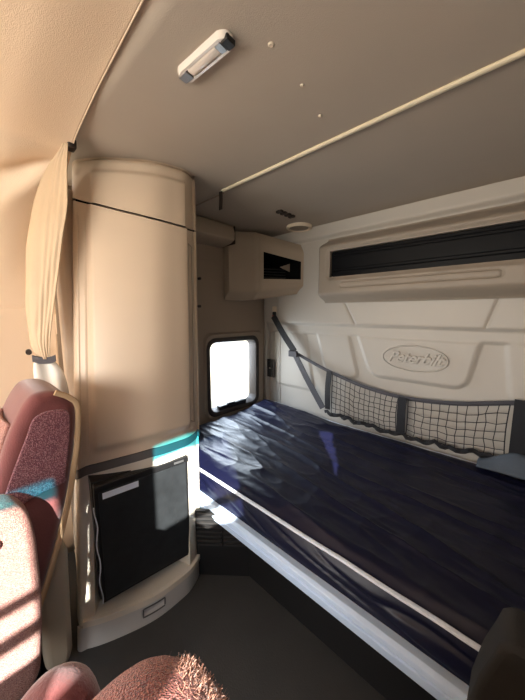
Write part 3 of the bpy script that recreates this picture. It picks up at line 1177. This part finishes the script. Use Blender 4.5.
cv = empty('ceiling_clip', (-1.232, 1.54, ZC), 'small dark slotted clip on the ceiling next to the round speaker', 'clip')
bm = bmesh.new()
for k in range(4):
    y = 1.465 + k * 0.042
    box(bm, -1.255, -1.210, y, y + 0.026, ZC - 0.012, ZC + 0.002)
box(bm, -1.240, -1.225, 1.46, 1.63, ZC - 0.008, ZC + 0.002)
meshobj('clip_body', bm, M['gasket'], cv, bevel=0.003)

# dark strap hanging at the end of the ceiling strip
hs = flatstrap('hanging_strap', [(-1.262, 1.022, 1.992), (-1.264, 1.025, 1.955), (-1.262, 1.02, 1.90)], 0.012, M['gasket'], None)
tag(hs, 'short dark strap hanging from the ceiling at the end of the cream strip', 'strap')

# snap studs on ceiling
for k, (x, y) in enumerate(((-0.517, .583), (-0.535, .737), (-0.566, .883))):
    bm = bmesh.new()
    r = (0.009, 0.006, 0.006)[k]
    loops(bm, [cring(r, ZC + .002, (x, y), 14), cring(r, ZC - .003, (x, y), 14), cring(r * .6, ZC - .006, (x, y), 14)], capb=True)
    o = meshobj('snap_button', bm, M['white'])
    tag(o, ['pale snap button on the ceiling, biggest of three and closest to the lamp', 'pale snap button on the ceiling, middle of the three', 'pale snap button on the ceiling, closest to the cream strip'][k], 'button', 'snap buttons on the ceiling')

# ------------------------------------------------------------------ curtain tied back at the side
cu = empty('curtain', (-1.4, 0.3, 1.15), 'tan vinyl curtain gathered and tied back beside the wardrobe', 'curtain')
LFT = [(-1.335, .335, 1.965), (-1.42, .300, 1.897), (-1.48, .254, 1.77), (-1.50, .222, 1.62), (-1.50, .205, 1.46), (-1.50, .195, 1.34), (-1.48, .198, 1.22), (-1.455, .215, 1.165)]
RGT = [(-1.30, .358, 1.965), (-1.31, .357, 1.92), (-1.325, .352, 1.82), (-1.335, .345, 1.74), (-1.37, .325, 1.62), (-1.40, .300, 1.45), (-1.425, .268, 1.27), (-1.435, .255, 1.165)]
bm = bmesh.new()


def curt(u, v):
    a, b = cr(LFT, v * 7), cr(RGT, v * 7)
    A, B = Vector(a), Vector(b)
    p = A.lerp(B, u)
    t = (B - A)
    nrm = Vector((t.y, -t.x, 0)).normalized()
    if nrm.x < 0:
        nrm = -nrm
    wdt = t.length
    amp = min(0.030, 0.16 * wdt + 0.006) * (1 - 0.35 * exp(-((v - 1) / .1) ** 2))
    s = u * 3.0
    hem = sst(0.42, 0.50, u)
    off = amp * (1.0 * sin(pi * min(u / 0.62, 1)) + 0.16 * sin(2 * pi * u * 1.6 + 2.0 * v + 1)) * (1 - hem)
    off += hem * (0.026 + 0.0012 * cos((u - 0.7) * 45))
    off += 0.005 * noise.noise((u * 4, v * 6, 0))
    return tuple(p + nrm * off)


surf(bm, curt, lin(0, 1, 60), lin(0, 1, 70))
meshobj('curtain_drape', bm, M['curtain'], cu, solid=0.003, angle=180)
bm = bmesh.new()
TIE = [(-1.475, .195, 1.168), (-1.455, .215, 1.160), (-1.43, .245, 1.160), (-1.418, .262, 1.168)]
loops(bm, [[(p[0] + 0.022, p[1] - 0.004, p[2] - 0.014), (p[0] + 0.022, p[1] - 0.004, p[2] + 0.014), (p[0] + 0.012, p[1], p[2] + 0.014), (p[0] + 0.012, p[1], p[2] - 0.014)] for p in crs(TIE, 12)], capa=True, capb=True)
meshobj('tie_band', bm, M['webbing'], cu, bevel=0.002)
LF2 = [(-1.47, .200, 1.16), (-1.475, .196, 1.10), (-1.47, .200, 1.00), (-1.47, .21, 0.80)]
RG2 = [(-1.425, .256, 1.16), (-1.41, .285, 1.10), (-1.40, .295, 1.00), (-1.40, .30, 0.80)]
bm = bmesh.new()


def curt2(u, v):
    A, B = Vector(cr(LF2, v * 3)), Vector(cr(RG2, v * 3))
    p = A.lerp(B, u)
    return tuple(p + Vector((0.8, -0.5, 0)) * (0.012 * sin(u * 9 + v) + 0.008 * sin(pi * u)))


surf(bm, curt2, lin(0, 1, 40), lin(0, 1, 24))
meshobj('curtain_tail', bm, M['curtain_low'], cu, solid=0.003, angle=180)
ck = boxo('curtain_hook', -1.33, -1.285, 0.335, 0.365, 1.955, 1.99, M['gasket'], None, bevel=0.006)
tag(ck, 'dark curtain hook where the curtain meets the ceiling', 'hook')
bm = bmesh.new()
tube(bm, [(-1.735, 0.218, 1.168), (-1.70, 0.214, 1.168), (-1.69, .213, 1.168)], 0.012, n=12)
bmesh.ops.recalc_face_normals(bm, faces=bm.faces)
tag(meshobj('snap_stud', bm, M['gasket']), 'dark snap stud on the padded cab lining beside the curtain tie', 'stud')


# ------------------------------------------------------------------ seats
def pillow(name, poly, x0, x1, m, parent, r=0.035, rings=5):
    """outline in YZ, extruded along X with rolled edges (rounded cushion)"""
    cyy = sum(p[0] for p in poly) / len(poly)
    czz = sum(p[1] for p in poly) / len(poly)
    n = len(poly)
    # inward normals
    def shrink(d):
        out = []
        for i in range(n):
            p0, p1, p2 = Vector(poly[i - 1]), Vector(poly[i]), Vector(poly[(i + 1) % n])
            t = (p2 - p0).normalized()
            nn = Vector((t.y, -t.x))
            if area < 0:
                nn = -nn
            out.append(tuple(p1 - nn * d))
        return out
    area = sum(poly[i][0] * poly[(i + 1) % n][1] - poly[(i + 1) % n][0] * poly[i][1] for i in range(n))
    R = []
    for k in range(rings + 1):
        a = pi / 2 * k / rings
        R.append((x0 + r * (1 - sin(a)), r * (1 - cos(pi / 2 - a)) if False else r * (1 - sin(a)) * 0))
    secs = []
    for k in range(rings + 1):
        a = pi / 2 * k / rings
        secs.append((x0 + r * (1 - sin(a)), r * (1 - cos(a))))
    secs = [(x0 + r * (1 - cos(pi / 2 * k / rings)), r * (1 - sin(pi / 2 * k / rings))) for k in range(rings + 1)]
    secs2 = [(x1 - r * (1 - cos(pi / 2 * k / rings)), r * (1 - sin(pi / 2 * k / rings))) for k in range(rings, -1, -1)]
    bm = bmesh.new()
    loops(bm, [[(x, y, z) for y, z in shrink(d)] for x, d in secs + secs2], capa=True, capb=True)
    return meshobj(name, bm, m, parent, angle=60)


def close_cr(P, n):
    Q = P[-1:] + P + P[:2]
    return [cr(Q, u) for u in lin(1, len(P) + 1, n + 1)[:-1]]


ds = empty('driver_seat', (-1.3, 0.1, 0), 'maroon driver seat seen from its side with beige welt', 'seat')
BK = [(0.135, 1.112), (0.18, 1.128), (0.225, 1.110), (0.258, 1.062), (0.248, 0.95), (0.232, 0.86), (0.208, 0.745), (0.165, 0.598), (0.105, 0.430), (0.04, 0.33), (-0.10, 0.34), (-0.12, 0.45),
      (-0.06, 0.60), (0.005, 0.76), (0.045, 0.90), (0.085, 1.02)]
BK = [(y - 0.012, z - 0.022) for y, z in BK]
BKs = close_cr(BK, 80)
back = pillow('backrest', BKs, -1.38, -1.075, M['maroon'], ds, r=0.035, rings=7)
# tweed side panel, set proud of the bolster
SPN = [(0.105, 0.99), (0.135, 1.055), (0.20, 1.062), (0.222, 1.035), (0.215, 0.95), (0.196, 0.84), (0.19, 0.815), (0.10, 0.80), (0.03, 0.76), (0.05, 0.85)]
SPN = [(y + 0.000, z - 0.018) for y, z in SPN]
pillow('side_panel', close_cr(SPN, 50), -1.10, -1.070, M['tweed'], back, r=0.005)
# front tweed face
bm = bmesh.new()
FRf = [(-0.085, 0.50), (-0.06, 0.60), (0.005, 0.76), (0.045, 0.90), (0.075, 1.00), (0.09, 1.04)]
surf(bm, lambda x, u: (x, cr(FRf, u)[0] - 0.010 - 0.012 * sin(pi * (x + 1.34) / 0.22), cr(FRf, u)[1] - 0.025), lin(-1.34, -1.12, 12), lin(0, 5, 30))
meshobj('front_panel', bm, M['tweed_pink'], back, solid=0.01)
# beige welt following the rear edge
bm = bmesh.new()
WL = [(0.205, 1.122), (0.242, 1.098), (0.263, 1.06), (0.255, 0.95), (0.238, 0.86), (0.214, 0.745), (0.171, 0.598), (0.111, 0.430), (0.05, 0.33)]
tube(bm, [(-1.082, p[0] - 0.015, p[1] - 0.023) for p in crs(WL, 50)], 0.008, n=8, flat=(0.007, 0.009))
bmesh.ops.recalc_face_normals(bm, faces=bm.faces)
meshobj('welt', bm, M['beige'], back)
boxo('seat_cushion', -1.56, -1.07, -0.62, -0.08, 0.36, 0.50, M['tweed'], ds, bevel=0.04, segs=4)
prism('pedestal_cover', [(0.10, 0.05), (0.17, 0.03), (0.185, 0.08), (0.20, 0.50), (0.10, 0.50)], 'X', -1.52, -1.16, M['shell'], ds, bevel=0.02)
boxo('seat_pedestal', -1.50, -1.20, -0.50, 0.09, 0.0, 0.36, M['black'], ds, bevel=0.01)
ARM = [(-0.03, 0.84), (0.01, 0.862), (0.05, 0.852), (0.08, 0.808), (0.092, 0.74), (0.094, 0.66), (0.092, 0.53), (0.080, 0.38), (0.066, 0.30), (0.03, 0.268), (-0.05, 0.265), (-0.10, 0.31), (-0.10, 0.50), (-0.09, 0.66), (-0.065, 0.78)]
arm = pillow('armrest', close_cr(ARM, 70), -1.035, -0.945, M['tweed_pink'], ds, r=0.026)
# fold-down armrest hinge button
bm = bmesh.new()
tube(bm, [(-0.948, 0.005, 0.765), (-0.936, 0.005, 0.765)], 0.016, n=14)
bmesh.ops.recalc_face_normals(bm, faces=bm.faces)
meshobj('hinge_button', bm, M['maroon'], arm)

# passenger seat just under the camera
ps = empty('passenger_seat', (0.0, 0.05, 0), 'maroon knit seat back with fluffy fleece edge in front of the fridge', 'seat')
K = 1.45


def ks(P):
    return [(y * K, 1.35 + (z - 1.35) * K) for y, z in P]


BP = [(-0.10, 0.78), (-0.07, 0.90), (-0.03, 0.99), (0.01, 1.045), (0.06, 1.060), (0.105, 1.045), (0.130, 1.00), (0.140, 0.92), (0.13, 0.82), (0.10, 0.74)]
BPs = close_cr(ks(BP), 70)
pb = pillow('backrest', BPs, -0.355, 0.24, M['knit'], ps, r=0.08, rings=8)
boxo('seat_cushion', -0.32, 0.24, -0.70, -0.12, 0.30, 0.42, M['tweed'], ps, bevel=0.04, segs=4)
boxo('seat_pedestal', -0.25, 0.18, -0.60, 0.05, 0.0, 0.30, M['black'], ps, bevel=0.01)
boxo('seat_back_base', -0.30, 0.20, -0.10, 0.10, 0.32, 0.50, M['knit'], ps, bevel=0.03, segs=3)
AR = [(-0.02, 0.98), (0.0, 1.022), (0.028, 1.034), (0.052, 1.018), (0.062, 0.98), (0.066, 0.90), (0.06, 0.84), (0.0, 0.82), (-0.03, 0.88)]
pillow('armrest', close_cr(ks(AR), 40), -0.430, -0.362, M['maroon'], ps, r=0.028)
# fleece tufts along the rear edge
bm = bmesh.new()
rnd = random.Random(11)
n_ = 0
while n_ < 7000:
    x = rnd.uniform(-0.30, 0.20)
    i = rnd.randrange(len(BPs))
    y, z = BPs[i]
    if y < 0.13 + 0.04 * rnd.random() or z < 0.80:
        continue
    e = min(1, (x + 0.355) / 0.08)
    d = 0.08 * (1 - sqrt(max(0, 1 - (1 - e) ** 2)))
    cy_, cz_ = 0.06, 0.75
    L0 = hypot(y - cy_, z - cz_)
    base = Vector((x, y - (y - cy_) / L0 * d, z - (z - cz_) / L0 * d))
    nrm = Vector((-0.6 * (1 - e), (y - cy_) / L0, (z - cz_) / L0))
    dirn = (nrm + Vector((rnd.gauss(0, .45), rnd.gauss(0, .45), rnd.gauss(0, .45)))).normalized()
    L = rnd.uniform(0.003, 0.009)
    sd = dirn.cross(Vector((rnd.random(), rnd.random(), rnd.random()))).normalized() * 0.0004
    mid = base + dirn * L * 0.6 + Vector((rnd.gauss(0, .003), rnd.gauss(0, .003), rnd.gauss(0, .003)))
    tip = base + dirn * L + Vector((rnd.gauss(0, .003), rnd.gauss(0, .003), 0))
    v = [bm.verts.new(p) for p in (base - sd, base + sd, mid + sd * .8, mid - sd * .8, tip)]
    bm.faces.new((v[0], v[1], v[2], v[3]))
    bm.faces.new((v[3], v[2], v[4]))
    n_ += 1
fl = meshobj('fleece_edge', bm, M['fleece'], pb, smooth=False)
fl['kind'] = 'stuff'

# dark rounded panel standing in front of the bunk
dpn = prism('side_panel_box', [(-0.030, 0.0), (-0.026, 0.55), (-0.012, 0.64), (0.004, 0.70), (0.012, 0.735), (0.028, 0.752), (0.30, 0.755), (0.30, 0.0)], 'Y', 0.63, 0.735, M['box'], None, bevel=0.012, segs=4)
dpn.name = 'storage_box'
tag(dpn, 'dark grey rounded storage box standing in front of the bunk rail', 'box')
